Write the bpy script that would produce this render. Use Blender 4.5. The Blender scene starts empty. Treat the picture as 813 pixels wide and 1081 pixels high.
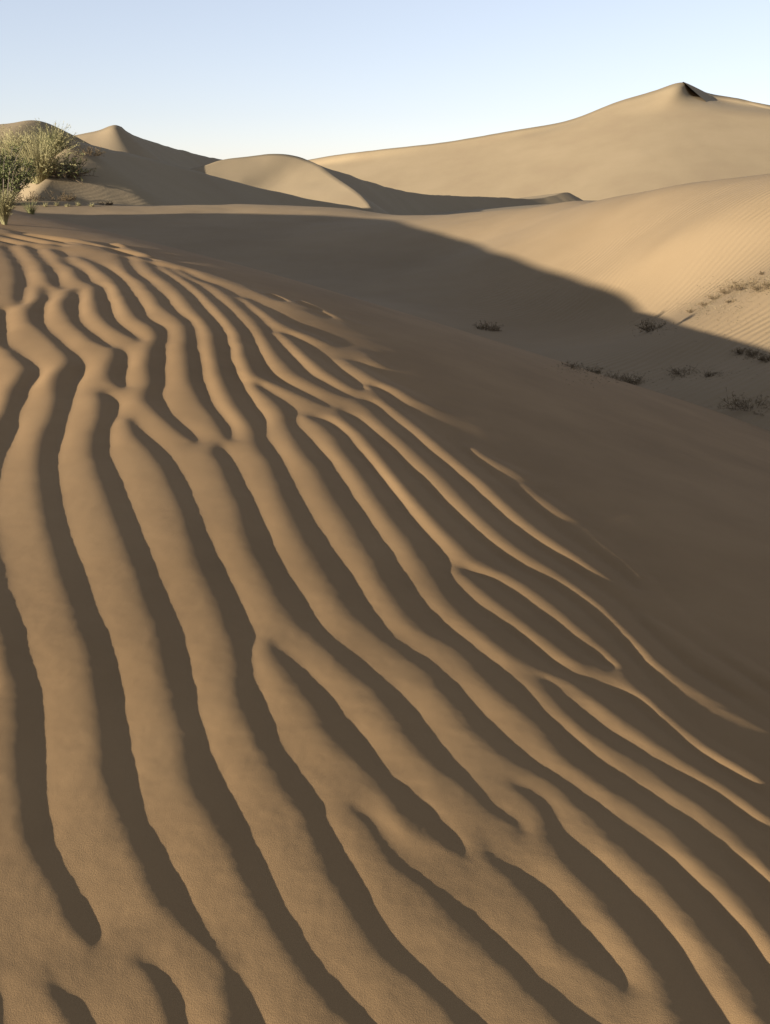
import bpy, math, random
import numpy as np
from mathutils import Vector
random.seed(11)
rng = np.random.default_rng(7)
R = math.radians
scn = bpy.context.scene
C = scn.collection

# ------------------------------------------------------------------ camera
IW, IH, F = 813.0, 1081.0, 848.0
EYE = 1.55
PITCH = math.atan((540.5 - 190.0) / F)
SP, CP = math.sin(PITCH), math.cos(PITCH)
SUN_AZ, SUN_EL = R(40), R(10.5)            # travel direction measured from +X towards +Y
SX, SY = math.cos(SUN_AZ), math.sin(SUN_AZ)
TE = math.tan(SUN_EL)

def P(px, py, d):
    """world point seen at photograph pixel (px,py) at depth d"""
    u = (px - IW / 2) / F
    v = (IH / 2 - py) / F
    return (u * d, (CP + v * SP) * d, EYE + (v * CP - SP) * d)

cam_d = bpy.data.cameras.new("camera")
cam = bpy.data.objects.new("camera", cam_d)
C.objects.link(cam)
cam.location = (0, 0, EYE)
cam.rotation_euler = (math.pi / 2 - PITCH, 0, 0)
cam_d.sensor_fit = 'VERTICAL'
cam_d.angle = 2 * math.atan(IH / 2 / F)
cam_d.clip_start = 0.05
cam_d.clip_end = 20000
scn.camera = cam

# ------------------------------------------------------------------ helpers
def tag(o, label=None, cat=None, group=None, kind=None):
    if label: o['label'] = label
    if cat: o['category'] = cat
    if group: o['group'] = group
    if kind: o['kind'] = kind
    return o

def grid_mesh(name, X, Y, Z, mat):
    n, m = X.shape
    me = bpy.data.meshes.new(name)
    co = np.stack([X, Y, Z], -1).reshape(-1, 3).astype(np.float32)
    idx = np.arange(n * m, dtype=np.int32).reshape(n, m)
    q = np.stack([idx[:-1, :-1], idx[:-1, 1:], idx[1:, 1:], idx[1:, :-1]], -1).reshape(-1, 4)
    a, b, c = co[q[0, 0]], co[q[0, 1]], co[q[0, 3]]
    if np.cross(b - a, c - a)[2] < 0:
        q = q[:, ::-1]
    nf = len(q)
    me.vertices.add(len(co)); me.vertices.foreach_set('co', co.ravel())
    me.loops.add(nf * 4); me.loops.foreach_set('vertex_index', np.ascontiguousarray(q).ravel())
    me.polygons.add(nf)
    me.polygons.foreach_set('loop_start', np.arange(0, nf * 4, 4, dtype=np.int32))
    me.polygons.foreach_set('use_smooth', np.ones(nf, dtype=bool))
    me.update(); me.validate()
    me.materials.append(mat)
    o = bpy.data.objects.new(name, me)
    C.objects.link(o)
    return o

def vnoise(x, y, seed=0):
    """smooth value noise in -1..1"""
    xi = np.floor(x).astype(np.int64); yi = np.floor(y).astype(np.int64)
    fx = x - xi; fy = y - yi
    fx = fx * fx * fx * (fx * (fx * 6 - 15) + 10); fy = fy * fy * fy * (fy * (fy * 6 - 15) + 10)
    def h(i, j):
        n = (i * 374761393 + j * 668265263 + seed * 1442695041) & 0xffffffff
        n = ((n ^ (n >> 13)) * 1274126177) & 0xffffffff
        return ((n ^ (n >> 16)) & 0xffff) / 32767.5 - 1.0
    return ((h(xi, yi) * (1 - fx) + h(xi + 1, yi) * fx) * (1 - fy) +
            (h(xi, yi + 1) * (1 - fx) + h(xi + 1, yi + 1) * fx) * fy)

def fbm(x, y, oct=4, seed=0):
    s = 0; a = 1.0
    for k in range(oct):
        s = s + a * vnoise(x * 2 ** k + 17.3 * k, y * 2 ** k - 9.1 * k, seed + k); a *= 0.5
    return s

def catmull(pts, n):
    pts = np.asarray(pts, float)
    P0 = np.vstack([2 * pts[0] - pts[1], pts, 2 * pts[-1] - pts[-2]])
    out = []
    for i in range(1, len(P0) - 2):
        a, b, c, d = P0[i - 1], P0[i], P0[i + 1], P0[i + 2]
        t = np.linspace(0, 1, n, endpoint=False)[:, None]
        out.append(0.5 * (2 * b + (c - a) * t + (2 * a - 5 * b + 4 * c - d) * t ** 2 + (-a + 3 * b - 3 * c + d) * t ** 3))
    out.append(pts[-1:])
    return np.vstack(out)

# ------------------------------------------------------------------ materials
def nodes(name):
    m = bpy.data.materials.new(name); m.use_nodes = True
    nt = m.node_tree
    for n in list(nt.nodes): nt.nodes.remove(n)
    out = nt.nodes.new('ShaderNodeOutputMaterial')
    b = nt.nodes.new('ShaderNodeBsdfPrincipled')
    nt.links.new(b.outputs[0], out.inputs[0])
    return m, nt, b

def sand_mat(name, dark, mid, light, grain=320.0, grain_d=0.0012, ripple=None, patch=0.6):
    m, nt, b = nodes(name)
    L = nt.links.new
    tc = nt.nodes.new('ShaderNodeTexCoord')
    n1 = nt.nodes.new('ShaderNodeTexNoise'); n1.inputs['Scale'].default_value = patch
    n1.inputs['Detail'].default_value = 6; n1.inputs['Roughness'].default_value = 0.62
    L(tc.outputs['Object'], n1.inputs['Vector'])
    n2 = nt.nodes.new('ShaderNodeTexNoise'); n2.inputs['Scale'].default_value = grain
    n2.inputs['Detail'].default_value = 3; n2.inputs['Roughness'].default_value = 0.7
    L(tc.outputs['Object'], n2.inputs['Vector'])
    mx = nt.nodes.new('ShaderNodeMath'); mx.operation = 'MULTIPLY_ADD'
    L(n2.outputs[0], mx.inputs[0]); mx.inputs[1].default_value = 0.45
    L(n1.outputs[0], mx.inputs[2])
    cr = nt.nodes.new('ShaderNodeValToRGB')
    e = cr.color_ramp.elements
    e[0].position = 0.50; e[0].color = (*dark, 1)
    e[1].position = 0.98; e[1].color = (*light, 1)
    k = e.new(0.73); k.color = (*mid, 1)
    L(mx.outputs[0], cr.inputs[0])
    L(cr.outputs[0], b.inputs['Base Color'])
    b.inputs['Roughness'].default_value = 0.92
    b.inputs['Specular IOR Level'].default_value = 0.15
    bp = nt.nodes.new('ShaderNodeBump'); bp.inputs['Strength'].default_value = 1.0
    bp.inputs['Distance'].default_value = grain_d
    L(n2.outputs[0], bp.inputs['Height'])
    if ripple:
        sc, rot, dist = ripple
        mp = nt.nodes.new('ShaderNodeMapping'); mp.inputs['Rotation'].default_value = (0, 0, rot)
        L(tc.outputs['Object'], mp.inputs['Vector'])
        w = nt.nodes.new('ShaderNodeTexWave'); w.inputs['Scale'].default_value = sc
        w.inputs['Distortion'].default_value = 9.0; w.inputs['Detail'].default_value = 2
        w.inputs['Detail Scale'].default_value = 0.35
        L(mp.outputs[0], w.inputs['Vector'])
        n3 = nt.nodes.new('ShaderNodeTexNoise'); n3.inputs['Scale'].default_value = 0.16
        n3.inputs['Detail'].default_value = 3
        L(tc.outputs['Object'], n3.inputs['Vector'])
        rm = nt.nodes.new('ShaderNodeMapRange'); rm.inputs[1].default_value = 0.4; rm.inputs[2].default_value = 0.65
        L(n3.outputs[0], rm.inputs[0])
        mm = nt.nodes.new('ShaderNodeMath'); mm.operation = 'MULTIPLY'
        L(w.outputs['Fac'], mm.inputs[0]); L(rm.outputs[0], mm.inputs[1])
        b2 = nt.nodes.new('ShaderNodeBump'); b2.inputs['Strength'].default_value = 1.0
        b2.inputs['Distance'].default_value = dist
        L(mm.outputs[0], b2.inputs['Height']); L(bp.outputs[0], b2.inputs['Normal'])
        L(b2.outputs[0], b.inputs['Normal'])
    else:
        L(bp.outputs[0], b.inputs['Normal'])
    return m

def plain_mat(name, c1, c2, scale=6.0, rough=0.85, trans=0.0):
    m, nt, b = nodes(name)
    tc = nt.nodes.new('ShaderNodeTexCoord')
    n = nt.nodes.new('ShaderNodeTexNoise'); n.inputs['Scale'].default_value = scale
    n.inputs['Detail'].default_value = 4
    nt.links.new(tc.outputs['Object'], n.inputs['Vector'])
    cr = nt.nodes.new('ShaderNodeValToRGB')
    cr.color_ramp.elements[0].position = 0.35; cr.color_ramp.elements[0].color = (*c1, 1)
    cr.color_ramp.elements[1].position = 0.65; cr.color_ramp.elements[1].color = (*c2, 1)
    nt.links.new(n.outputs[0], cr.inputs[0]); nt.links.new(cr.outputs[0], b.inputs['Base Color'])
    b.inputs['Roughness'].default_value = rough
    b.inputs['Specular IOR Level'].default_value = 0.2
    return m

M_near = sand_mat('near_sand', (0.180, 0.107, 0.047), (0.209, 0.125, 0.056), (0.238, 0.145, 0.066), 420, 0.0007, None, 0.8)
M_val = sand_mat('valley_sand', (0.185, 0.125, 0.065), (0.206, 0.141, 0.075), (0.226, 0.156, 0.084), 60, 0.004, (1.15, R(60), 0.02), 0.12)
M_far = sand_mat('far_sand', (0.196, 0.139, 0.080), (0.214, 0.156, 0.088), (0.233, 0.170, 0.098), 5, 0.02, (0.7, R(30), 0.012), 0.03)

# ------------------------------------------------------------------ near dune, base form
RIDGE = np.array([P(1010, 960, 1.68), P(900, 832, 2.15), P(813, 726, 2.72), P(707, 634, 3.33), P(602, 534, 4.2), P(468, 442, 5.4), P(338, 334, 7.7),
                  P(232, 279.5, 9.9), P(88, 240, 12.6), P(-100, 196, 14.8), P(-330, 158, 18)])
RIDGE = np.vstack([[RIDGE[0][0] + 0.6, -6, RIDGE[0][2] - .1], [RIDGE[0][0] + .25, -2, RIDGE[0][2] - 0.05], RIDGE])
RC = catmull(RIDGE, 12)
# smooth the curve a little
for _ in range(25):
    RC[1:-1] = 0.25 * RC[:-2] + 0.5 * RC[1:-1] + 0.25 * RC[2:]
SMAX, T0, WW = 0.31, -0.27, 0.75
def near_base(x, y):
    x = np.asarray(x, float); y = np.asarray(y, float)
    sh = x.shape; xf = x.ravel(); yf = y.ravel()
    zo = np.empty(len(xf))
    A = RC[:-1, :2]; B = RC[1:, :2]; D = B - A; LL = (D ** 2).sum(1)
    ch = 40000
    for i in range(0, len(xf), ch):
        px = xf[i:i + ch, None] - A[None, :, 0]; py = yf[i:i + ch, None] - A[None, :, 1]
        t = np.clip((px * D[:, 0] + py * D[:, 1]) / LL, 0, 1)
        dx = px - t * D[:, 0]; dy = py - t * D[:, 1]
        d2 = dx * dx + dy * dy
        # soft nearest: weights
        w = np.exp(-(np.sqrt(d2) - np.sqrt(d2.min(1, keepdims=True))) / (0.35 + 0.12 * np.sqrt(d2.min(1, keepdims=True))))
        zr = ((RC[:-1, 2] + t * (RC[1:, 2] - RC[:-1, 2])) * w).sum(1) / w.sum(1)
        k = d2.argmin(1); r_ = np.arange(len(k))
        cr = D[k, 0] * py[r_, k] - D[k, 1] * px[r_, k]      # >0 : left of direction of travel (away from camera)
        s = -np.sign(cr) * np.sqrt(d2[r_, k])
        def sp(q): return SMAX * WW * np.logaddexp(0, (q - T0) / WW)
        zo[i:i + ch] = zr - (sp(s) - sp(np.zeros(1))) - 0.012 * np.clip(s, -6, 40)
    return zo.reshape(sh)

# polar grid round the photographer's feet, finer close by
DG = 0.0033
R0, R1, PHI = 0.38, 38.0, R(72)
NR = int(math.log(R1 / R0) / DG); NP = int(2 * PHI / DG)
rr = R0 * np.exp(np.arange(NR) * DG); pp = -PHI + np.arange(NP) * DG
# base evaluated on a coarser grid then interpolated
def coarse_base():
    st = 6
    ri = np.append(np.arange(0, NR, st), NR - 1 + st); pi_ = np.append(np.arange(0, NP, st), NP - 1 + st)
    ri = np.arange(0, NR + st, st); pi_ = np.arange(0, NP + st, st)
    rc = R0 * np.exp(ri * DG); pc = -PHI + pi_ * DG
    Zc = near_base(rc[:, None] * np.sin(pc)[None], rc[:, None] * np.cos(pc)[None])
    a = np.arange(NR) / st; b = np.arange(NP) / st
    ia = a.astype(int); ib = b.astype(int); fa = (a - ia)[:, None]; fb = (b - ib)[None]
    return ((Zc[ia][:, ib] * (1 - fa) + Zc[ia + 1][:, ib] * fa) * (1 - fb) + (Zc[ia][:, ib + 1] * (1 - fa) + Zc[ia + 1][:, ib + 1] * fa) * fb)
X = rr[:, None] * np.sin(pp)[None]; Y = rr[:, None] * np.cos(pp)[None]
Z = coarse_base()
def blur(u, n):
    for _ in range(n):
        u = np.pad(u, 1, mode='edge')
        u = 0.25 * u[:-2] + 0.5 * u[1:-1] + 0.25 * u[2:]
        u = 0.25 * u[:, :-2] + 0.5 * u[:, 1:-1] + 0.25 * u[:, 2:]
    return u
Z = blur(Z, 12)

def zlook(x, y):
    r = np.hypot(x, y); ph = np.arctan2(x, y)
    a = np.clip(np.log(np.maximum(r, R0) / R0) / DG, 0, NR - 1.001); b = np.clip((ph + PHI) / DG, 0, NP - 1.001)
    ia = a.astype(int); ib = b.astype(int); fa = a - ia; fb = b - ib
    return (Z[ia, ib] * (1 - fa) + Z[ia + 1, ib] * fa) * (1 - fb) + (Z[ia, ib + 1] * (1 - fa) + Z[ia + 1, ib + 1] * fa) * fb

def to_ground(px, py):
    """first hit of the sight line through a photograph pixel with the dune; NaN when it misses"""
    px = np.asarray(px, float); py = np.asarray(py, float)
    u = ((px - IW / 2) / F)[:, None]; v = ((IH / 2 - py) / F)[:, None]
    d = np.exp(np.linspace(math.log(0.7), math.log(26), 900))[None]
    x = u * d; y = (CP + v * SP) * d; z = EYE + (v * CP - SP) * d
    g = z - zlook(x, y)
    hit = g < 0
    k = hit.argmax(1); ok = hit.any(1) & (k > 0)
    r_ = np.arange(len(k)); k1 = np.maximum(k - 1, 0)
    g0 = g[r_, k1]; g1 = g[r_, k]; f = np.clip(g0 / np.where(np.abs(g0 - g1) < 1e-9, 1, g0 - g1), 0, 1)
    gx = x[r_, k1] * (1 - f) + x[r_, k] * f; gy = y[r_, k1] * (1 - f) + y[r_, k] * f
    gx[~ok] = np.nan; gy[~ok] = np.nan
    return gx, gy

# ------------------------------------------------------------------ wind ripples: (row, left, right) of every shaded lee side
STROKES = [
 # first stripe on the left
 [(326,-8,9),(340,-10,9),(355,-8,9),(364,-2,10),(370,10,18),(378,17,31),(386,26,42),(393,28,45),(402,23,40),(412,16,32),(420,13,31),(430,10,24),(438,7,21),(449,2,22),(461,0,17),(474,-4,10),(486,-8,5),(498,-12,2),(520,-18,-3),(545,-18,-4),(575,-12,0),(590,-9,4),(609,-4,8),(634,0,18),(658,2,27),(683,8,33),(708,15,41),(732,20,47),(757,21,50),(794,21,50),(820,23,51),(843,24,52),(868,27,56),(893,34,61),(906,39,66),(930,54,81),(955,69,97),(979,78,108),(991,88,108),(998,98,103)],
 [(304,46,49),(306,44,50),(314,44,55),(321,38,50),(330,33,49),(341,34,50),(350,45,55),(359,54,66),(368,63,76),(375,71,86),(384,76,93),(392,70,92),(404,62,86),(415,62,82),(425,61,78),(440,57,74),(461,49,69),(474,45,65),(486,44,63),(510,44,65),(535,48,70),(560,53,77),(585,61,85),(609,69,95),(634,77,103),(658,86,112),(683,96,123),(708,102,130),(732,105,133),(757,108,136),(794,112,141),(818,115,146),(843,120,151),(868,132,160),(893,145,172),(906,151,181),(930,162,195),(955,173,208),(975,189,216),(985,200,220),(995,212,227),(1005,223,234),(1012,230,238),(1020,237,243),(1030,241,255),(1047,244,268),(1064,248,276),(1080,250,285),(1120,258,305)],
 [(415,108,113),(418,107,120),(425,109,129),(440,108,125),(449,105,121),(461,101,119),(474,100,119),(486,102,121),(498,106,127),(510,110,133),(535,120,141),(560,129,152),(585,139,162),(609,149,172),(634,157,182),(658,168,193),(670,171,197),(683,173,202),(708,178,207),(732,184,210),(757,189,215),(769,193,222),(794,198,228),(818,204,239),(843,214,250),(868,231,263),(893,245,275),(918,256,286),(930,261,292),(955,274,304),(979,291,319),(1004,306,332),(1029,324,350),(1053,345,373),(1080,370,399),(1115,405,436)],
 [(368,120,132),(375,123,138),(384,120,139),(394,118,136),(402,117,136),(407,122,136),(409,128,134)],
 [(306,80,84),(308,76,86),(316,72,87),(326,69,87),(336,74,86),(345,81,93),(353,91,104),(360,97,114),(365,108,119),(367,114,118)],
 [(264,55,64),(270,63,73),(276,65,72),(280,71,81),(284,79,87),(291,82,97),(298,89,99),(303,101,114),(312,103,118),(321,104,120),(331,106,122),(340,113,128),(348,123,138),(354,134,146),(358,141,149),(360,146,149)],
 [(272,84,92),(277,95,104),(283,104,118),(289,112,128),(295,120,134),(303,125,140),(314,132,148),(326,139,156),(336,146,160),(344,159,176),(350,165,181),(357,168,180),(363,164,178),(375,161,178),(388,160,177),(400,160,177),(409,160,175),(413,156,172),(425,157,178),(437,167,184),(449,181,197),(455,188,205),(463,198,211),(467,206,211)],
 [(444,137,141),(453,140,151),(461,145,161),(474,157,176),(486,168,186),(498,175,193),(510,181,200),(523,187,205),(535,192,211),(548,197,215),(560,200,221),(573,205,228),(597,213,240),(609,220,247),(634,231,258),(658,241,268),(675,248,275),(683,249,271),(695,251,269),(708,251,270),(720,252,273),(732,254,279),(757,261,289),(769,268,295),(794,280,307),(818,295,323),(843,309,343),(855,320,348),(868,328,351),(893,337,365),(906,344,373),(930,356,387),(955,370,398),(979,385,412),(1004,401,433),(1029,427,458),(1041,446,472),(1053,460,485),(1065,473,499),(1080,484,517),(1115,520,556)],
 [(470,229,234),(472,227,237),(480,226,245),(486,231,249),(498,238,257),(510,243,262),(523,249,270),(535,255,276),(560,262,287),(585,271,298),(609,285,311),(634,298,328),(646,306,335),(658,316,343),(671,328,354),(683,345,367),(695,357,384),(708,372,398),(720,387,415),(732,402,428),(745,411,440),(757,420,450),(769,428,458),(794,447,476),(818,471,500),(830,490,509),(843,504,520),(855,514,534),(868,538,548),(878,549,552)],
 [(681,285,288),(683,287,292),(690,291,306),(708,303,329),(720,313,341),(732,323,351),(745,333,362),(757,340,370),(769,348,383),(782,357,394),(794,367,402),(806,381,407),(818,392,417),(830,402,431),(843,418,452),(855,428,466),(868,437,477),(880,448,487),(893,468,496),(899,480,496),(902,487,493)],
 # alpha
 [(264,113,123),(272,127,138),(281,132,142),(289,137,149),(293,142,155),(299,153,163),(305,157,168),(311,164,176),(317,168,182),(324,172,186),(332,182,193),(339,192,204),(348,198,209),(358,199,211),(368,199,213),(378,200,215),(390,202,218),(403,203,220),(415,208,223),(428,215,228),(440,225,238),(452,233,247),(460,237,248),(465,242,246)],
 # beta
 [(272,150,158),(280,157,167),(287,164,178),(295,174,190),(303,186,200),(312,195,210),(320,201,217),(330,209,226),(342,219,237),(354,226,244),(366,228,247),(378,230,249),(391,233,254),(403,237,260),(415,243,268),(428,250,276),(440,259,285),(449,266,286),(459,270,283),(465,271,288),(474,275,295),(486,284,303),(498,290,308),(510,295,314),(523,300,321),(535,306,328),(560,319,344),(585,334,361),(609,350,380),(634,364,394),(646,372,401),(658,384,410),(671,400,418),(683,415,434),(695,432,456),(708,450,471),(720,461,484),(732,469,496),(745,480,508),(757,491,520),(769,501,533),(782,514,545),(794,530,558),(806,544,573),(818,566,591),(826,585,602),(838,600,617),(851,612,640),(864,629,655),(877,643,672),(890,655,690),(903,665,705),(920,686,726),(947,714,752),(973,735,779),(999,752,804),(1025,778,828),(1052,810,850)],
 [(830,541,546),(832,545,557),(843,560,579),(855,570,587),(868,576,593),(880,577,599),(893,582,616),(903,596,634),(916,608,648),(934,625,665),(947,639,679),(960,648,692),(973,659,705),(986,671,717),(999,680,726),(1012,690,734),(1025,698,741),(1039,706,749),(1052,713,760),(1065,721,772),(1080,728,784),(1110,745,815)],
 [(895,512,515),(898,513,519),(908,518,531),(918,530,552),(930,545,572),(942,557,586),(955,569,597),(967,577,609),(979,588,624),(992,597,638),(1002,602,646),(1012,613,654),(1025,629,662),(1035,645,667),(1041,654,664)],
 [(852,371,374),(855,372,377),(868,386,398),(880,394,405),(893,402,412),(906,412,423),(918,422,438),(930,440,455),(942,456,473),(955,468,492),(967,479,507),(979,490,520),(992,502,534),(1004,516,546),(1017,529,557),(1029,543,568),(1041,555,583),(1053,570,600),(1066,584,615),(1080,598,637),(1115,640,682)],
 # S7a
 [(406,272,275),(410,274,281),(420,286,298),(430,297,313),(440,303,317),(449,305,317),(461,312,330),(474,320,343),(486,330,354),(498,339,362),(510,346,370),(523,353,378),(535,361,387),(548,369,395),(560,377,403),(573,385,412),(585,393,420),(597,400,427),(622,415,442),(646,432,461),(664,448,481),(677,470,496),(689,488,510),(701,502,527),(714,514,541),(726,526,558),(738,538,569),(751,553,580),(769,575,600),(782,586,615),(799,600,636),(812,618,653),(825,637,672),(838,656,692),(851,678,712),(864,697,729),(877,715,748),(890,731,765),(903,747,782),(916,763,798),(934,781,820),(947,794,836),(960,807,852)],
 # S11 -> S13
 [(440,326,332),(442,328,345),(449,341,360),(461,354,373),(474,362,384),(486,371,395),(498,380,405),(510,389,415),(523,397,425),(535,405,434),(548,415,444),(560,426,454),(573,437,465),(585,444,475),(600,455,479),(612,463,481),(622,470,489),(634,478,502),(646,490,518),(658,503,537),(671,519,557),(683,534,572),(695,551,588),(708,572,602),(720,604,629),(730,625,655),(743,644,688),(757,659,700),(772,679,717),(785,697,731),(799,720,750),(812,741,773),(825,760,794),(838,780,814),(851,795,835),(864,811,855)],
 [(716,571,574),(718,573,579),(730,582,592),(742,592,605),(753,602,622),(770,621,644),(783,639,666),(799,665,689),(812,690,712),(825,710,738),(838,725,760),(851,748,780),(864,767,798),(877,783,816),(890,801,836),(903,820,860)],
 # wedge under the bright tip
 [(602,487,492),(605,490,503),(612,500,525),(622,511,541),(634,526,559),(646,544,573),(658,560,590),(671,573,606),(683,590,620),(691,600,634),(698,609,645),(703,620,652),(706,640,650)],
 # S14
 [(432,358,361),(434,357,364),(440,360,381),(452,373,397),(462,385,407),(474,394,422),(486,402,434),(498,410,447),(510,419,460),(523,431,472),(535,443,484),(548,456,497),(560,468,510),(573,483,524),(585,498,540),(597,514,558),(607,540,573),(619,560,595),(636,583,619),(650,601,635),(665,617,650),(678,633,663),(691,646,675),(704,658,686),(717,669,698),(730,680,711),(746,694,720),(759,709,734),(772,727,752),(785,742,777),(799,761,807),(812,783,830),(825,807,850)],
 # S15
 [(422,379,384),(424,379,396),(432,391,407),(442,401,418),(461,422,441),(474,437,455),(486,450,469),(498,463,484),(510,476,498),(523,487,511),(535,498,524),(548,511,538),(560,525,553),(573,540,572),(585,557,591),(597,578,611),(611,600,630),(625,617,652),(638,633,673),(651,647,686),(665,660,698),(678,673,713),(691,685,728),(704,698,744),(717,722,763),(730,747,782),(743,770,799),(757,793,820),(775,825,850)],
 # S16
 [(408,390,398),(418,401,418),(430,415,432),(442,432,448),(457,450,469),(469,464,490),(483,481,506),(498,498,525),(510,513,543),(523,527,558),(535,540,572),(548,555,587),(560,571,603),(573,588,622),(586,608,643),(599,626,660),(612,647,672),(622,662,676)],
 # T1
 [(282,172,178),(289,182,193),(297,196,207),(305,208,219),(317,222,235),(329,234,248),(342,245,261),(354,253,271),(366,257,276),(378,260,282),(391,266,291),(400,272,302),(409,297,318),(418,318,334),(427,338,350),(430,346,351)],
 # T2
 [(285,188,196),(293,200,210),(298,213,222),(302,227,234),(314,244,256),(324,255,265),(336,268,278),(347,277,287),(359,284,297),(371,291,309),(383,302,321),(395,315,333),(405,333,351),(415,352,368),(420,366,377)],
 [(352,296,306),(361,308,327),(371,318,340),(383,331,357),(395,348,371),(405,365,385),(412,377,390)],
 [(314,255,262),(320,264,274),(328,276,291),(338,291,308),(348,309,333),(357,333,350),(364,350,362)],
 [(382,370,377),(388,380,395),(397,395,414),(406,410,435),(414,428,451),(424,445,463),(430,460,468)],
 [(374,392,396),(377,392,405),(386,407,416)],
 [(652,687,695),(657,690,706),(670,709,729),(686,727,752),(701,748,781),(717,770,807),(733,792,830)],
 [(474,505,512),(484,520,533),(496,545,560),(505,556,566)],
 [(512,560,566),(522,573,585),(534,590,606),(546,606,618)],
 [(260,4,9),(264,5,13),(273,11,21),(283,16,27),(295,18,30),(307,17,29),(317,16,26),(321,19,24)],
 [(260,27,33),(264,31,41),(271,37,47),(279,45,55),(288,49,62),(297,53,66),(303,58,66),(305,62,65)],
 [(246,6,22),(250,24,42),(255,44,62),(260,66,84)],
 [(252,78,92),(257,96,110),(263,118,130)],
 [(258,128,138),(264,142,154),(271,160,170)],
 [(247,6,26),(251,30,52),(256,58,84),(261,90,114),(267,118,142),(273,148,170),(280,178,198),(287,206,222),(295,232,246),(303,256,268),(311,276,288),(319,292,302)],
 [(243,2,14),(246,20,44),(250,50,76),(255,82,106),(261,112,138),(267,142,164),(274,170,192),(281,196,214),(288,222,238),(296,246,260),(304,268,280)],
 [(304,262,268),(309,276,292),(315,292,310),(322,308,326),(329,326,340),(335,340,348)],
 [(309,286,292),(314,300,316),(320,316,334),(327,334,352),(334,352,366)],
 [(318,318,326),(324,332,348),(331,350,366),(338,366,380)],
 [(250,0,10),(253,12,28),(257,30,50),(260,52,70)],
 [(256,76,92),(261,96,112),(266,114,130)],
 [(254,-12,0),(257,2,14),(259,12,22)],
 [(640,714,720),(660,734,748),(690,773,792),(720,816,838)],
 [(590,663,667),(604,675,688),(620,690,705),(636,706,719),(650,723,730)],
 [(560,627,632),(572,639,650),(586,655,667),(600,672,680)],
 # bottom left
 [(1022,49,51),(1026,49,53),(1036,52,60),(1048,58,75),(1060,65,91),(1072,73,99),(1084,78,104),(1115,95,130)],
 [(1012,143,147),(1014,143,150),(1022,155,172),(1032,162,183),(1043,168,191),(1055,173,196),(1067,178,199),(1084,182,201),(1115,192,218)],
 [(1036,-12,-4),(1046,-12,2),(1060,-10,5),(1084,-6,8),(1115,0,18)],
]
def shifted(src, dx, y0, y1, wob, seed):
    r2 = random.Random(seed); ph = r2.uniform(0, 6)
    return [(y, a + dx * (0.35 + 0.65 * min(1, (y - 200) / 500)) + wob * math.sin(y / 60 + ph), b + dx * (0.35 + 0.65 * min(1, (y - 200) / 500)) + wob * math.sin(y / 60 + ph)) for y, a, b in src if y0 <= y <= y1 and b + dx * (0.35 + 0.65 * min(1, (y - 200) / 500)) < -14]
# the same ripples carried on beyond the left edge of the photograph
for k in range(1, 8):
    STROKES.append(shifted(STROKES[1] if k % 2 else STROKES[0], -88 * k - (60 if k % 2 else 0), 330, 1120, 9, k))
# and to the right of the lower right corner
for k in range(1, 5):
    STROKES.append([(y, a + 60 * k + 20, b + 60 * k + 20) for y, a, b in STROKES[12] if y > 880])

def level_solve(val, wgt, levels=6, its=(400, 200, 120, 90, 70, 50)):
    pyr = [(val, wgt)]
    for _ in range(levels - 1):
        v, w = pyr[-1]
        n, m = v.shape
        v = np.pad(v, ((0, n % 2), (0, m % 2))); w = np.pad(w, ((0, n % 2), (0, m % 2)))
        v2 = v[::2, ::2] + v[1::2, ::2] + v[::2, 1::2] + v[1::2, 1::2]
        w2 = w[::2, ::2] + w[1::2, ::2] + w[::2, 1::2] + w[1::2, 1::2]
        pyr.append((v2, w2))
    u = np.zeros_like(pyr[-1][0])
    for lv in range(levels - 1, -1, -1):
        v, w = pyr[lv]
        if u.shape != v.shape:
            u = np.repeat(np.repeat(u, 2, 0), 2, 1)[:v.shape[0], :v.shape[1]]
        mk = w > 0; tgt = np.where(mk, v / np.maximum(w, 1e-9), 0)
        scr = 1.0 / (1.0 + 0.00004 * 4 ** lv)
        for _ in range(its[levels - 1 - lv]):
            p = np.pad(u, 1, mode='edge')
            u = 0.25 * scr * (p[:-2, 1:-1] + p[2:, 1:-1] + p[1:-1, :-2] + p[1:-1, 2:])
            u[mk] = tgt[mk]
    return u

def grad_base(x, y, e=0.15):
    return (zlook(x + e, y) - zlook(x - e, y)) / (2 * e), (zlook(x, y + e) - zlook(x, y - e)) / (2 * e)

val = np.zeros((NR, NP)); wgt = np.zeros((NR, NP)); amp = np.zeros((NR, NP))
def splat(x, y, sgn, h):
    ok = np.isfinite(x) & np.isfinite(h)
    x, y, h = x[ok], y[ok], h[ok]
    a = np.rint(np.log(np.maximum(np.hypot(x, y), 1e-3) / R0) / DG).astype(int); b = np.rint((np.arctan2(x, y) + PHI) / DG).astype(int)
    ok = (a >= 0) & (a < NR) & (b >= 0) & (b < NP)
    np.add.at(val, (a[ok], b[ok]), sgn); np.add.at(amp, (a[ok], b[ok]), h[ok]); np.add.at(wgt, (a[ok], b[ok]), 1.0)

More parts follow.
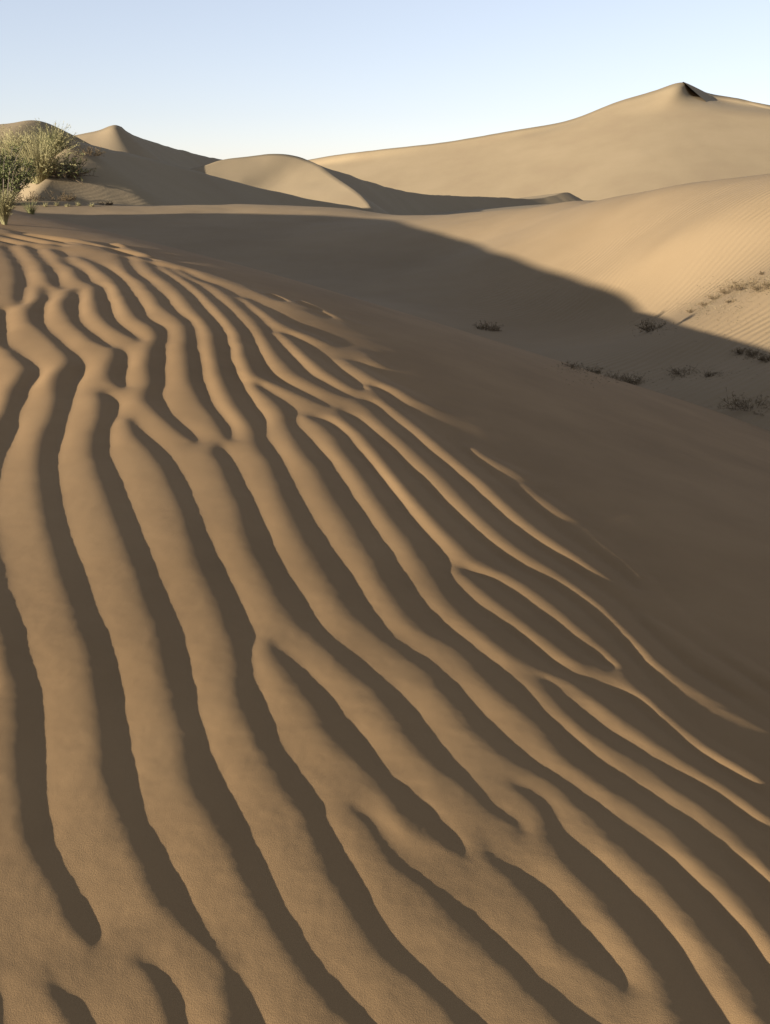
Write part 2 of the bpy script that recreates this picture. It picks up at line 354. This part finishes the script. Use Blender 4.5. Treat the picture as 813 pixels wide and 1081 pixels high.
CREST_F, TROUGH_F = -0.42, 0.68
ROWS = np.arange(200, 1130, 2.0)
EDGE = np.full((len(STROKES), len(ROWS)), np.nan)
for i, st in enumerate(STROKES):
    a = np.array(st, float)
    EDGE[i] = np.interp(ROWS, a[:, 0], a[:, 2], left=np.nan, right=np.nan)
for si, st in enumerate(STROKES):
    if len(st) < 3: continue
    c = catmull(np.array(st, float), 10)
    yy, xl, xr = c[:, 0], c[:, 1], np.maximum(c[:, 2], c[:, 1] + 0.3)
    E = np.delete(EDGE, si, 0)[:, np.clip(((yy - 200) / 2).round().astype(int), 0, len(ROWS) - 1)]
    gap = np.where((E < xl[None] + 1), xl[None] - E, np.nan)
    gap = np.nanmin(np.where(np.isnan(gap), 400.0, gap), 0)
    off = np.minimum(-CREST_F * (xr - xl), 0.4 * np.maximum(gap, 1.0))
    off = np.convolve(np.pad(off, 6, mode='edge'), np.ones(13) / 13, 'valid')
    lx, ly = to_ground(xl, yy); rx, ry = to_ground(xr, yy)
    ok = np.isfinite(lx) & np.isfinite(rx)
    ok &= np.hypot(lx, ly) < 20
    if ok.sum() < 4: continue
    lx, ly, rx, ry = lx[ok], ly[ok], rx[ok], ry[ok]
    cf = (off / np.maximum(xr - xl, 0.3))[ok]
    mx_, my_ = (lx + rx) / 2, (ly + ry) / 2
    tx = np.gradient(mx_); ty = np.gradient(my_); tl = np.hypot(tx, ty) + 1e-9; tx /= tl; ty /= tl
    for q in range(4):
        tx[1:-1] = (tx[:-2] + tx[1:-1] + tx[2:]) / 3; ty[1:-1] = (ty[:-2] + ty[1:-1] + ty[2:]) / 3
    W = np.abs((rx - lx) * ty - (ry - ly) * tx)
    cosn = np.clip(np.abs(SX * ty - SY * tx), 0.35, 1)       # sun against the ripple's normal
    gx, gy = grad_base(mx_, my_)
    sig = -(gx * SX + gy * SY)
    drop = (W / cosn) * np.clip(TE - sig, 0.095, 0.25) * 1.26
    drop *= 1 + 0.12 * np.clip((np.hypot(mx_, my_) - 5.5) / 3, 0, 1) + 1.2 * np.clip((np.hypot(mx_, my_) - 10.0) / 1.5, 0, 1)
    drop = np.minimum(drop, 0.045)
    def dens(q):
        n = len(q); t = np.linspace(0, n - 1, n * 9)
        return np.interp(t, np.arange(n), q)
    cx, cy = lx - cf * (rx - lx), ly - cf * (ry - ly)
    bx, by = lx + TROUGH_F * (rx - lx), ly + TROUGH_F * (ry - ly)
    splat(dens(cx), dens(cy), 1.0, dens(drop)); splat(dens(bx), dens(by), -1.0, dens(drop))
RR = blur(level_solve(val, wgt), 1)
AMP = level_solve(amp, wgt)
AMP = blur(AMP, 14)
U = AMP * (1 - 2 * np.clip((1 - RR) / 2, 0, 1) ** 1.55) * 0.62
Ub1 = blur(U, 2); Ub2 = blur(Ub1, 4)
f = np.clip((rr - 1.2) / 3.5, 0, 1)[:, None]
U = Ub2 * (1 - f) + Ub1 * f
# fine wind-roughened unevenness
U += 0.0012 * fbm(X * 4.5, Y * 4.5, 2, 3) + 0.0004 * fbm(X * 26, Y * 26, 3, 9) * np.clip(1.6 - rr / 4, 0.2, 1)[:, None]
# far small ripples towards the crest where the photograph only shows streaks
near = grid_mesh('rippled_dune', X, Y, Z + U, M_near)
tag(near, 'rippled near dune with dark wind ripple lines running down to the photographer', 'dune', kind='structure')

# ------------------------------------------------------------------ valley floor and the lit right-hand rise
VP = [P(813,450,13.2), P(700,410,17), P(600,385,21), P(813,390,16), P(780,372,18.5), P(700,330,26.5), P(650,309,30), P(600,290,34), P(500,258,45),
      P(400,232,60), P(250,226,64), P(60,222,62), P(813,190,31), P(700,203,36), P(610,212,48), P(480,229,66), P(380,222,70),
      P(250,216,68.5), P(60,213,66.5), P(-150,210,72), P(813,300,21.5), P(813,250,26), P(700,260,29.5), P(960,165,28), P(960,300,18), P(960,400,13),
      (0, 5, -2.9), (-12, 12, -2.9), (-18, 28, -2.6), (0, 30, -2.9), (-30, 45, -1.8), (8, 4, -2.5), (16, 4, -1.6),
      (45, 70, -2.0), (20, 80, -3.0), (0, 90, -4.0), (-30, 90, -4.0), (80, 60, 0.0), (80, 100, -2.0), (-70, 60, -2.5), (-70, 100, -4), (30, 110, -4), (80, 10, 2), (-70, 5, -3)]
for q in [(813,190,31),(755,196,33.5),(700,203,36),(655,207,42),(610,212,48),(540,221,57),(480,229,66),(430,228,68),(380,222,70),(250,216,68.5),(60,213,66.5)]:
    if q[0] in (755, 655, 540, 430): VP.append(P(*q))
    a = P(q[0], q[1] + 6, q[2] + 9); VP.append((a[0], a[1], a[2] - 0.5))
VP = np.array(VP)
def tps(r2): return 0.5 * r2 * np.log(np.maximum(r2, 1e-12))
n = len(VP)
K = tps(((VP[:, None, :2] - VP[None, :, :2]) ** 2).sum(-1)) + np.eye(n) * 0.05
Pm = np.hstack([np.ones((n, 1)), VP[:, :2]])
sol = np.linalg.solve(np.block([[K, Pm], [Pm.T, np.zeros((3, 3))]]), np.concatenate([VP[:, 2], np.zeros(3)]))
def valley(x, y):
    x = np.asarray(x, float); y = np.asarray(y, float)
    z = sol[n] + sol[n + 1] * x + sol[n + 2] * y
    for i in range(n):
        z = z + sol[i] * tps((x - VP[i, 0]) ** 2 + (y - VP[i, 1]) ** 2)
    return z
gx = np.linspace(-70, 80, 420); gy = np.linspace(2, 112, 330)
VX, VY = np.meshgrid(gx, gy)
VZ = valley(VX, VY) + 0.05 * fbm(VX / 4, VY / 4, 3, 5)
edge = np.minimum.reduce([(VX + 70) / 12, (80 - VX) / 12, (112 - VY) / 10, (VY + 2) / 4]).clip(0, 1)
VZ = VZ * edge + (-7.3) * (1 - edge)
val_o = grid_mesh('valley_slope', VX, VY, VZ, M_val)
tag(val_o, 'smooth sand hollow behind the rippled dune with a sunlit slope on its right', 'sand slope', kind='structure')

# ------------------------------------------------------------------ distant dunes: a crest line with a face on either side
def dune(name, label, crest, front_dir, front_slope, back_dir, back_slope, mat, base=-7.3, n_along=14, n_side=26, fshape=1.0, bshape=1.0, rough=0.12, seed=1, smooth=6, soft=0.0):
    cr = catmull(np.array(crest, float), n_along)
    for _ in range(smooth):
        cr[1:-1] = 0.25 * cr[:-2] + 0.5 * cr[1:-1] + 0.25 * cr[2:]
    nC = len(cr)
    def per(v):                    # a constant or one value per crest point
        v = np.array(v, float)
        if v.ndim == 0 or (v.ndim == 1 and len(v) == 2 and len(crest) != 2): return np.broadcast_to(v, (nC,) + v.shape)
        t = np.linspace(0, len(v) - 1, nC)
        if v.ndim == 1: return np.interp(t, np.arange(len(v)), v)
        return np.stack([np.interp(t, np.arange(len(v)), v[:, j]) for j in range(v.shape[1])], -1)
    cs = cr.copy()
    if soft:
        for k in range(2500):
            cs[1:-1, :2] = 0.25 * cs[:-2, :2] + 0.5 * cs[1:-1, :2] + 0.25 * cs[2:, :2]
            if k < 500: cs[1:-1, 2] = 0.25 * cs[:-2, 2] + 0.5 * cs[1:-1, 2] + 0.25 * cs[2:, 2]
    cr0 = cr
    fd, bd, fs, bs = per(front_dir), per(back_dir), per(front_slope), per(back_slope)
    fd = fd / np.linalg.norm(fd, axis=1, keepdims=True); bd = bd / np.linalg.norm(bd, axis=1, keepdims=True)
    cols = []
    for k in range(n_side, 0, -1):
        t = k / n_side
        Lb = (cr[:, 2] - base) / bs
        cols.append(np.stack([cr[:, 0] + bd[:, 0] * Lb * t, cr[:, 1] + bd[:, 1] * Lb * t, cr[:, 2] - (cr[:, 2] - base) * (t ** bshape)], -1))
    cols.append(cr)
    for k in range(1, n_side + 1):
        t = k / n_side
        q = min(1.0, t * 4.0); q = soft * q * q * (3 - 2 * q)
        cr = cr0 * (1 - q) + cs * q
        Lf = (cr[:, 2] - base) / fs
        cols.append(np.stack([cr[:, 0] + fd[:, 0] * Lf * t, cr[:, 1] + fd[:, 1] * Lf * t, cr[:, 2] - (cr[:, 2] - base) * (t ** fshape)], -1))
    G = np.stack(cols, 1)
    G[..., 2] += rough * fbm(G[..., 0] / 7, G[..., 1] / 7, 3, seed)
    o = grid_mesh(name, G[..., 0], G[..., 1], G[..., 2], mat)
    return tag(o, label, 'dune', kind='structure')

# great dune on the right
GD = 3.2
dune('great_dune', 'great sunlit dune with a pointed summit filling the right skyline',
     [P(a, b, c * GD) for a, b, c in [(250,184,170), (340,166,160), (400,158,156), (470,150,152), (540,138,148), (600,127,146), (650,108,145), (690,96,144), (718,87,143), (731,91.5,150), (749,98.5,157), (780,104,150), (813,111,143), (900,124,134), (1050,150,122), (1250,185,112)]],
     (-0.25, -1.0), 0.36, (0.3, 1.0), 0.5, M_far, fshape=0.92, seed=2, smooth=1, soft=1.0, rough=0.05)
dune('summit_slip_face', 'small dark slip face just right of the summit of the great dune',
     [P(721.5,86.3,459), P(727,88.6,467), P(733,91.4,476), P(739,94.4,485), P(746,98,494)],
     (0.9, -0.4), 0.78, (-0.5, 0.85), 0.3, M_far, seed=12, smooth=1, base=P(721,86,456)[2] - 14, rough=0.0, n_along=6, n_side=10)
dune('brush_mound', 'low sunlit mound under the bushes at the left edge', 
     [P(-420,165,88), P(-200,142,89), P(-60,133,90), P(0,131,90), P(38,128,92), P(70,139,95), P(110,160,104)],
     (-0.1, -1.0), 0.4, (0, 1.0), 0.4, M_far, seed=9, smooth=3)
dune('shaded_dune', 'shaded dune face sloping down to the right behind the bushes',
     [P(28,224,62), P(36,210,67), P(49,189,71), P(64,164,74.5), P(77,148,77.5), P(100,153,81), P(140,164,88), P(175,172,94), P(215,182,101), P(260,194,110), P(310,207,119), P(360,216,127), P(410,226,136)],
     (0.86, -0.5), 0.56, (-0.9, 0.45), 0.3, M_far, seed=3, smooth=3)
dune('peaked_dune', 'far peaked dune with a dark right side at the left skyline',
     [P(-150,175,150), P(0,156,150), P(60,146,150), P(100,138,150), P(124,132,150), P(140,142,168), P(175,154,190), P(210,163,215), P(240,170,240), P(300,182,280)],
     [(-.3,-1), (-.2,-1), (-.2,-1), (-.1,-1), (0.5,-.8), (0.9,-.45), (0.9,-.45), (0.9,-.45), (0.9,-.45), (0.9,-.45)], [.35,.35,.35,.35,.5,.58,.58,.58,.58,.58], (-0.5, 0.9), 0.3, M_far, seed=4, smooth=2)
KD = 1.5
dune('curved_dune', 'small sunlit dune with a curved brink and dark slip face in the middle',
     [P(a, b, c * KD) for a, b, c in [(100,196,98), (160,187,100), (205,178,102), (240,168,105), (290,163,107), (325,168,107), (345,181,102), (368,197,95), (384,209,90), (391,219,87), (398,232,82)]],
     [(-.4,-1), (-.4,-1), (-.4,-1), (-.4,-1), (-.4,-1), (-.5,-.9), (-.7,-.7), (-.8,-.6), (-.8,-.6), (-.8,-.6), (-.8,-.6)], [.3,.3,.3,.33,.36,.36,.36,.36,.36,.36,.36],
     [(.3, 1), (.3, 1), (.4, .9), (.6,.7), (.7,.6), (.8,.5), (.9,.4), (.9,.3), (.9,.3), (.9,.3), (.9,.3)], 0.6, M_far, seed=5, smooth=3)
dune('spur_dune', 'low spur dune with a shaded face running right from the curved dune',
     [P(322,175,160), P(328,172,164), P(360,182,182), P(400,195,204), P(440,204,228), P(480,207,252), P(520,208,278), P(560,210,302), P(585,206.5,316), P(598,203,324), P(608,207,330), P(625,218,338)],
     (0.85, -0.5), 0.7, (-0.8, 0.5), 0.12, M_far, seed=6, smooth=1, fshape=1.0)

# unseen dune added left of the frame, shaped to throw shadow over the hollow
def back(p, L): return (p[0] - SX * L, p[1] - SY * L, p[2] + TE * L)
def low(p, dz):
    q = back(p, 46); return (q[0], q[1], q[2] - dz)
dune('shadow_caster_dune', 'unseen dune added beyond the left edge to cast the long shadow over the hollow',
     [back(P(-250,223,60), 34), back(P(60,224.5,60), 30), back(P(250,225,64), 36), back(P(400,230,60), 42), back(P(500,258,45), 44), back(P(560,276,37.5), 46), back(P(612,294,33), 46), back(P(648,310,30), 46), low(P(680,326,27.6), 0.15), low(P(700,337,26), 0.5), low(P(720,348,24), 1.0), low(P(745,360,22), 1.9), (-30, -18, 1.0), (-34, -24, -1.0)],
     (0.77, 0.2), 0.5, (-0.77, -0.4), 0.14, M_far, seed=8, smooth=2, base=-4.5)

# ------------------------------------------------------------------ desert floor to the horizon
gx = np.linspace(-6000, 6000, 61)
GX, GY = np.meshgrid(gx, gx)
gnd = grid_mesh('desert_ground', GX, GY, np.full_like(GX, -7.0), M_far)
tag(gnd, 'flat sand plain reaching the horizon beyond the dunes', 'ground', kind='structure')

# ------------------------------------------------------------------ desert plants
M_green = plain_mat('green_leaf', (0.07, 0.08, 0.024), (0.145, 0.145, 0.05), 3.0)
M_straw = plain_mat('straw_blade', (0.20, 0.17, 0.075), (0.32, 0.27, 0.13), 3.0)
M_olive = plain_mat('olive_blade', (0.11, 0.11, 0.04), (0.20, 0.18, 0.075), 3.0)
M_twig = plain_mat('dry_twig', (0.08, 0.053, 0.028), (0.16, 0.11, 0.06), 9.0)
M_dry = plain_mat('dry_leaf', (0.08, 0.055, 0.026), (0.18, 0.125, 0.06), 3.0)
M_bark = plain_mat('grey_bark', (0.11, 0.085, 0.06), (0.17, 0.135, 0.10), 12.0)

class Soup:
    def __init__(self): self.v = []; self.f = []
    def tube(self, pts, r0, r1, n=4):
        k0 = len(self.v); m = len(pts)
        for i, p in enumerate(pts):
            t = i / (m - 1); r = r0 + (r1 - r0) * t
            d = (pts[min(i + 1, m - 1)] - pts[max(i - 1, 0)]).normalized()
            a = d.orthogonal().normalized(); b = d.cross(a)
            for j in range(n):
                an = 2 * math.pi * j / n
                self.v.append(p + a * (r * math.cos(an)) + b * (r * math.sin(an)))
        for i in range(m - 1):
            for j in range(n):
                self.f.append((k0 + i * n + j, k0 + i * n + (j + 1) % n, k0 + (i + 1) * n + (j + 1) % n, k0 + (i + 1) * n + j))
    def blade(self, pts, w, side):
        k0 = len(self.v); m = len(pts)
        for i, p in enumerate(pts):
            t = i / (m - 1); ww = w * (1 - t) ** 0.7 * 0.5 + 0.0008
            self.v.append(p - side * ww); self.v.append(p + side * ww)
        for i in range(m - 1):
            self.f.append((k0 + 2 * i, k0 + 2 * i + 1, k0 + 2 * i + 3, k0 + 2 * i + 2))
    def leaf(self, p, d, l, w):
        a = d.cross(Vector((random.gauss(0, 1), random.gauss(0, 1), random.gauss(0, 1)))).normalized()
        k = len(self.v)
        self.v += [p, p + d * (l * .45) + a * (w * .5), p + d * l, p + d * (l * .45) - a * (w * .5)]
        self.f.append((k, k + 1, k + 2, k + 3))
    def build(self, name, mat, parent):
        me = bpy.data.meshes.new(name); me.from_pydata([tuple(q) for q in self.v], [], self.f); me.update()
        me.materials.append(mat)
        o = bpy.data.objects.new(name, me); C.objects.link(o); o.parent = parent
        return o

bpy.context.view_layer.update()
DEPS = bpy.context.evaluated_depsgraph_get()
def spot(px, py):
    o = Vector((0, 0, EYE)); d = (Vector(P(px, py, 10.0)) - o).normalized()
    hit, loc, nor, _, ob, _ = scn.ray_cast(DEPS, o, d)
    if not hit: loc = Vector(P(px, py, 60.0))
    dep = loc.y * CP - (loc.z - EYE) * SP
    return loc, dep

def arc(base, az, lean, L, droop, n=4):
    """points of a stem that leaves the ground at a lean and arches over"""
    pts = [base.copy()]; p = base.copy(); el = math.pi / 2 - lean
    for i in range(n):
        p = p + Vector((math.cos(az) * math.cos(el), math.sin(az) * math.cos(el), math.sin(el))) * (L / n)
        pts.append(p.copy()); el -= droop / n
    return pts

def plant(kind, name, cat, label, group, px, py, wpx, hpx, seed, mat=None):
    """base at a pixel of the photograph, on the ground that is really there; real size from its depth"""
    random.seed(seed)
    loc, dep = spot(px, py)
    W = wpx / F * dep; H = hpx / F * dep
    root = bpy.data.objects.new(name, None); C.objects.link(root)
    root.location = loc - Vector((0, 0, 0.03 * H + 0.01)); root.empty_display_size = 0.3
    tag(root, label, cat, group)
    O = Vector((0, 0, 0)); mm = dep / F
    if kind == 'bush':
        st = Soup(); lf = Soup()
        for i in range(60):
            az = random.uniform(0, 2 * math.pi); ln = random.random() ** 0.8 * 1.0
            L = H * random.uniform(0.75, 1.12) * (1 - 0.25 * ln)
            b = Vector((math.cos(az), math.sin(az), 0)) * random.uniform(0, W * 0.10)
            pts = arc(b, az + random.gauss(0, .3), ln * math.atan2(W * 0.5, H) * 1.3, L, random.uniform(-.1, .7), 6)
            st.tube(pts, H * 0.013, H * 0.003)
            for k in range(7):
                t = random.uniform(0.2, 0.98); q = t * 6; ii = min(int(q), 5); s0 = pts[ii].lerp(pts[ii + 1], q - ii)
                tw = arc(s0, random.uniform(0, 6.3), random.uniform(.3, 1.5), H * random.uniform(.10, .26), random.uniform(-.3, .8), 3)
                st.tube(tw, H * 0.004, H * 0.0015, 3)
                for j in range(26):
                    u = random.random() * 2.999; jj = int(u); c = tw[jj].lerp(tw[jj + 1], u - jj)
                    c = c + Vector((random.gauss(0, 1), random.gauss(0, 1), random.gauss(0, 1))) * H * 0.014
                    d = Vector((random.gauss(0, .8), random.gauss(0, .8), random.gauss(.5, .7))).normalized()
                    lf.leaf(c, d, H * random.uniform(.025, .06), H * random.uniform(.008, .016))
        st.build('stem', M_bark, root); lf.build('foliage', mat or M_green, root)
    elif kind == 'grass':
        bl = Soup(); sh = Soup()
        n = 1300 if hpx > 25 else (170 if hpx > 9 else 90)
        for i in range(n):
            az = random.uniform(0, 2 * math.pi); q = random.random()
            b = Vector((math.cos(az), math.sin(az), 0)) * (W * 0.16 * math.sqrt(random.random()))
            ln = q * math.atan2(W * .5, H) * 1.5; L = H * random.uniform(.45, 1.15)
            pts = arc(b, az + random.gauss(0, .35), ln, L, random.uniform(.1, 1.3), 5)
            bl.blade(pts, max(H * (0.008 if hpx > 25 else 0.016), 0.25 * mm), Vector((-math.sin(az), math.cos(az), 0)))
            if i % 5 == 0 and hpx > 25:
                for k in range(14):
                    c = pts[4].lerp(pts[5], random.random()); d = (pts[5] - pts[4]).normalized() + Vector((random.gauss(0, .4), random.gauss(0, .4), random.gauss(0, .4)))
                    sh.leaf(c, d.normalized(), H * .05, H * .008)
        bl.build('blades', mat or M_straw, root)
        if sh.v: sh.build('seed_heads', M_straw, root)
    else:
        tw = Soup(); lf = Soup()
        n = 60
        for i in range(n):
            az = random.uniform(0, 2 * math.pi)
            b = Vector((math.cos(az), math.sin(az), 0)) * (W * 0.42 * math.sqrt(random.random()))
            pts = arc(b, az + random.gauss(0, .5), random.choice((0.5, 1.0, 1.3, 1.45)) + random.gauss(0, .15), max(H, W * .38) * random.uniform(.35, 1.0), random.uniform(-.3, .5), 4)
            tw.tube(pts, max(H * 0.02, 0.25 * mm), max(H * 0.006, 0.1 * mm), 3)
            for k in range(3):
                u = random.uniform(.8, 3.9); ii = int(u); c = pts[ii].lerp(pts[ii + 1], u - ii)
                t2 = arc(c, random.uniform(0, 6.3), random.uniform(.2, 1.6), H * random.uniform(.15, .35), random.uniform(-.5, .5), 2)
                tw.tube(t2, max(H * 0.01, .15 * mm), max(H * 0.004, .08 * mm), 3)
                for j in range(6):
                    d = Vector((random.gauss(0, 1), random.gauss(0, 1), random.gauss(.3, .8))).normalized()
                    lf.leaf(t2[1].lerp(t2[2], random.random()), d, H * random.uniform(.05, .13), H * random.uniform(.02, .05))
        tw.build('twigs', M_twig, root); lf.build('leaves', mat or M_dry, root)
    return root

G1 = 'plants on the left-hand mound'; G2 = 'dry tufts on the pale sand strip'; G3 = 'scrub tufts on the sunlit slope'; G4 = 'scrub tufts in the shaded hollow'
PL = [
 ('bush', 'desert_bush', 'bush', 'tall dense green bush cut by the left edge of the photo', G1, 3, 216, 96, 66, 1, None),
 ('grass', 'grass_tussock', 'grass tussock', 'big feathery straw tussock lit by the sun between the green bush and the bare twigs', G1, 42, 192, 54, 50, 2, None),
 ('grass', 'grass_tussock', 'grass tussock', 'yellowish tussock rising just behind the top of the green bush', G1, 20, 170, 46, 34, 3, None),
 ('grass', 'grass_tussock', 'grass tussock', 'olive tussock on top of the mound, farthest right on its skyline', G1, 57, 164, 44, 32, 4, 'olive'),
 ('scrub', 'dry_shrub', 'shrub', 'dark upright twiggy shrub right of the feathery straw tussock', G1, 67, 186, 22, 30, 5, 'olive'),
 ('scrub', 'dry_shrub', 'shrub', 'brown dry shrub on the crest of the shaded dune', G1, 92, 164, 30, 12, 6, None),
 ('scrub', 'dry_shrub', 'shrub', 'small rusty shrub low on the mound below the feathery tussock', G1, 30, 192, 24, 13, 7, None),
 ('grass', 'grass_tussock', 'grass tussock', 'pale upright stalky tuft at the left edge under the green bush', G1, 5, 237, 13, 34, 8, None),
 ('grass', 'grass_tussock', 'grass tussock', 'thin pale tuft beside the stalky one, behind the rippled crest', G1, 33, 226, 16, 16, 9, 'olive'),
 ('scrub', 'dry_shrub', 'shrub', 'dark low shrub at the left start of the pale sand strip', G2, 27, 212, 36, 11, 10, None),
 ('scrub', 'dry_shrub', 'shrub', 'dark low shrub on the strip below the upright twiggy shrub', G2, 62, 211, 32, 11, 11, None),
 ('grass', 'grass_tuft', 'grass tuft', 'small dry tuft first from the left on the pale sand strip', G2, 48, 218, 13, 6, 12, None),
 ('grass', 'grass_tuft', 'grass tuft', 'small dry tuft second from the left on the pale sand strip', G2, 60, 217, 11, 6, 13, None),
 ('grass', 'grass_tuft', 'grass tuft', 'small dry tuft third from the left on the pale sand strip', G2, 71, 218, 12, 5, 14, None),
 ('grass', 'grass_tuft', 'grass tuft', 'small dry tuft fourth from the left on the pale sand strip', G2, 83, 217, 12, 6, 15, None),
 ('grass', 'grass_tuft', 'grass tuft', 'small dry tuft fifth from the left on the pale sand strip', G2, 97, 218, 10, 5, 16, None),
 ('scrub', 'dry_shrub', 'shrub', 'dark grey shrub last on the right of the pale sand strip', G2, 112, 216, 14, 5, 17, None),
 # right, in the sun
 ('scrub', 'scrub_tuft', 'scrub', 'largest dark scrub tuft in the cluster on the sunlit slope', G3, 786, 304, 28, 13, 21, None),
 ('scrub', 'scrub_tuft', 'scrub', 'dark scrub tuft right of the largest one on the sunlit slope', G3, 803, 305, 20, 12, 22, None),
 ('scrub', 'scrub_tuft', 'scrub', 'dark scrub tuft cut by the right edge in the sunlit cluster', G3, 815, 303, 18, 10, 23, None),
 ('scrub', 'scrub_tuft', 'scrub', 'scrub tuft touching the left side of the largest sunlit one', G3, 769, 309, 17, 9, 24, None),
 ('scrub', 'scrub_tuft', 'scrub', 'small olive tuft between the sunlit cluster and the trailing tufts', G3, 757, 315, 15, 7, 25, None),
 ('scrub', 'scrub_tuft', 'scrub', 'small tuft in the middle of the row trailing down from the sunlit cluster', G3, 745, 322, 14, 6, 26, None),
 ('scrub', 'scrub_tuft', 'scrub', 'lowest left tuft of the row trailing down from the sunlit cluster', G3, 732, 329, 14, 5, 27, None),
 ('scrub', 'scrub_tuft', 'scrub', 'tiny tuft just below the left end of the sunlit cluster', G3, 772, 319, 11, 5, 28, None),
 ('scrub', 'scrub_tuft', 'scrub', 'tiny tuft alone above the sunlit cluster near the right edge', G3, 806, 289, 9, 4, 29, None),
 ('scrub', 'scrub_tuft', 'scrub', 'left tuft of the three beside the tip of the shadow', G3, 783, 372, 14, 7, 30, None),
 ('scrub', 'scrub_tuft', 'scrub', 'middle tuft of the three beside the tip of the shadow', G3, 797, 375, 15, 8, 31, None),
 ('scrub', 'scrub_tuft', 'scrub', 'right tuft of the three beside the tip of the shadow', G3, 811, 380, 18, 9, 32, None),
 # in the shade
 ('scrub', 'scrub_tuft', 'scrub', 'widest dark scrub mat in the shaded hollow at the right edge', G4, 793, 430, 54, 14, 41, None),
 ('scrub', 'scrub_tuft', 'scrub', 'dark tuft with a tall twig where the rippled dune meets the hollow', G4, 668, 405, 20, 12, 42, None),
 ('scrub', 'scrub_tuft', 'scrub', 'flat brown tuft left of the one with a tall twig', G4, 648, 400, 24, 7, 43, None),
 ('scrub', 'scrub_tuft', 'scrub', 'pale flat tuft second from the left along the foot of the rippled dune', G4, 625, 393, 18, 6, 44, None),
 ('scrub', 'scrub_tuft', 'scrub', 'pale flat tuft first from the left along the foot of the rippled dune', G4, 601, 387, 20, 6, 45, None),
 ('scrub', 'scrub_tuft', 'scrub', 'faint tuft just inside the slanting edge of the shadow', G4, 690, 348, 24, 12, 46, None),
 ('scrub', 'scrub_tuft', 'scrub', 'lone dark tuft in the hollow right behind the rippled crest', G4, 514, 348, 24, 11, 47, None),
 ('scrub', 'scrub_tuft', 'scrub', 'left one of two low tufts in the middle of the shaded hollow', G4, 722, 394, 30, 6, 48, None),
 ('scrub', 'scrub_tuft', 'scrub', 'right one of two low tufts in the middle of the shaded hollow', G4, 752, 396, 16, 5, 49, None),
]
# dead twigs and leaf crumbs blown about the scrub: nobody could count them
def litter(spots, n, seed):
    random.seed(seed); so_ = Soup()
    for k in range(n):
        px, py, sx, sy = random.choice(spots)
        x, y = px + random.gauss(0, sx), py + random.gauss(0, sy) + 0.18 * 0
        loc, dep = spot(x, y)
        mm = dep / F
        if dep > 60: continue
        az = random.uniform(0, 6.28); L = mm * random.uniform(0.8, 3.2)
        d = Vector((math.cos(az), math.sin(az), random.uniform(-.05, .35)))
        p0 = loc + Vector((0, 0, 0.006))
        if random.random() < 0.6:
            so_.tube([p0, p0 + d * L * .5 + Vector((0, 0, random.uniform(0, .25) * mm)), p0 + d * L], mm * random.uniform(.12, .3), mm * .08, 3)
        else:
            for j in range(3):
                so_.leaf(p0, (d + Vector((random.gauss(0, .6), random.gauss(0, .6), abs(random.gauss(0.2, .4))))).normalized(), mm * random.uniform(.6, 1.6), mm * random.uniform(.3, .8))
    o = so_.build('plant_litter', M_straw_litter, None)
    tag(o, 'dry twigs and leaf crumbs scattered over the sand round the scrub on the right', 'plant litter', kind='stuff')
M_straw_litter = plain_mat('dead_litter', (0.06, 0.045, 0.025), (0.20, 0.15, 0.08), 2.5)
litter([(790, 302, 20, 5), (806, 300, 14, 6), (765, 312, 14, 5), (742, 324, 12, 4), (798, 374, 14, 3.5), (770, 330, 22, 10), (795, 426, 18, 4), (650, 399, 24, 4), (612, 389, 12, 3), (735, 394, 26, 4), (690, 344, 10, 5), (785, 303, 16, 4), (800, 302, 16, 4)], 2600, 77)
for a in PL:
    plant(*a[:-1], mat=(M_olive if a[-1] == 'olive' else None))



# ------------------------------------------------------------------ light
w = bpy.data.worlds.new("World"); scn.world = w; w.use_nodes = True
nt = w.node_tree
bg = nt.nodes['Background']
sky = nt.nodes.new('ShaderNodeTexSky'); sky.sky_type = 'NISHITA'
sky.sun_disc = False
sky.sun_elevation = SUN_EL; sky.sun_rotation = math.atan2(-SX, -SY)
sky.altitude = 1500; sky.air_density = 1.0; sky.dust_density = 0.5; sky.ozone_density = 2.0
hs = nt.nodes.new('ShaderNodeHueSaturation'); hs.inputs['Saturation'].default_value = 0.78
gm = nt.nodes.new('ShaderNodeGamma'); gm.inputs['Gamma'].default_value = 0.55
nt.links.new(sky.outputs[0], gm.inputs['Color']); nt.links.new(gm.outputs[0], hs.inputs['Color'])
tn = nt.nodes.new('ShaderNodeMix'); tn.data_type = 'RGBA'; tn.blend_type = 'MULTIPLY'; tn.inputs[0].default_value = 1.0
tn.inputs[7].default_value = (1.62, 1.53, 1.61, 1)
nt.links.new(hs.outputs[0], tn.inputs[6])
nt.links.new(tn.outputs[2], bg.inputs[0]); bg.inputs[1].default_value = 0.088
sd = bpy.data.lights.new('sun', 'SUN'); sd.energy = 5.0; sd.angle = R(0.53); sd.color = (1.0, 0.94, 0.83)
so = bpy.data.objects.new('sun', sd); C.objects.link(so)
so.rotation_euler = Vector((SX * math.cos(SUN_EL), SY * math.cos(SUN_EL), -math.sin(SUN_EL))).to_track_quat('-Z', 'Y').to_euler()
so.location = (-30, -20, 30)
scn.view_settings.view_transform = 'Standard'; scn.view_settings.look = 'None'
scn.view_settings.gamma = 1; scn.view_settings.use_curve_mapping = False
scn.view_settings.exposure = 1.5
scn.render.engine = 'CYCLES'
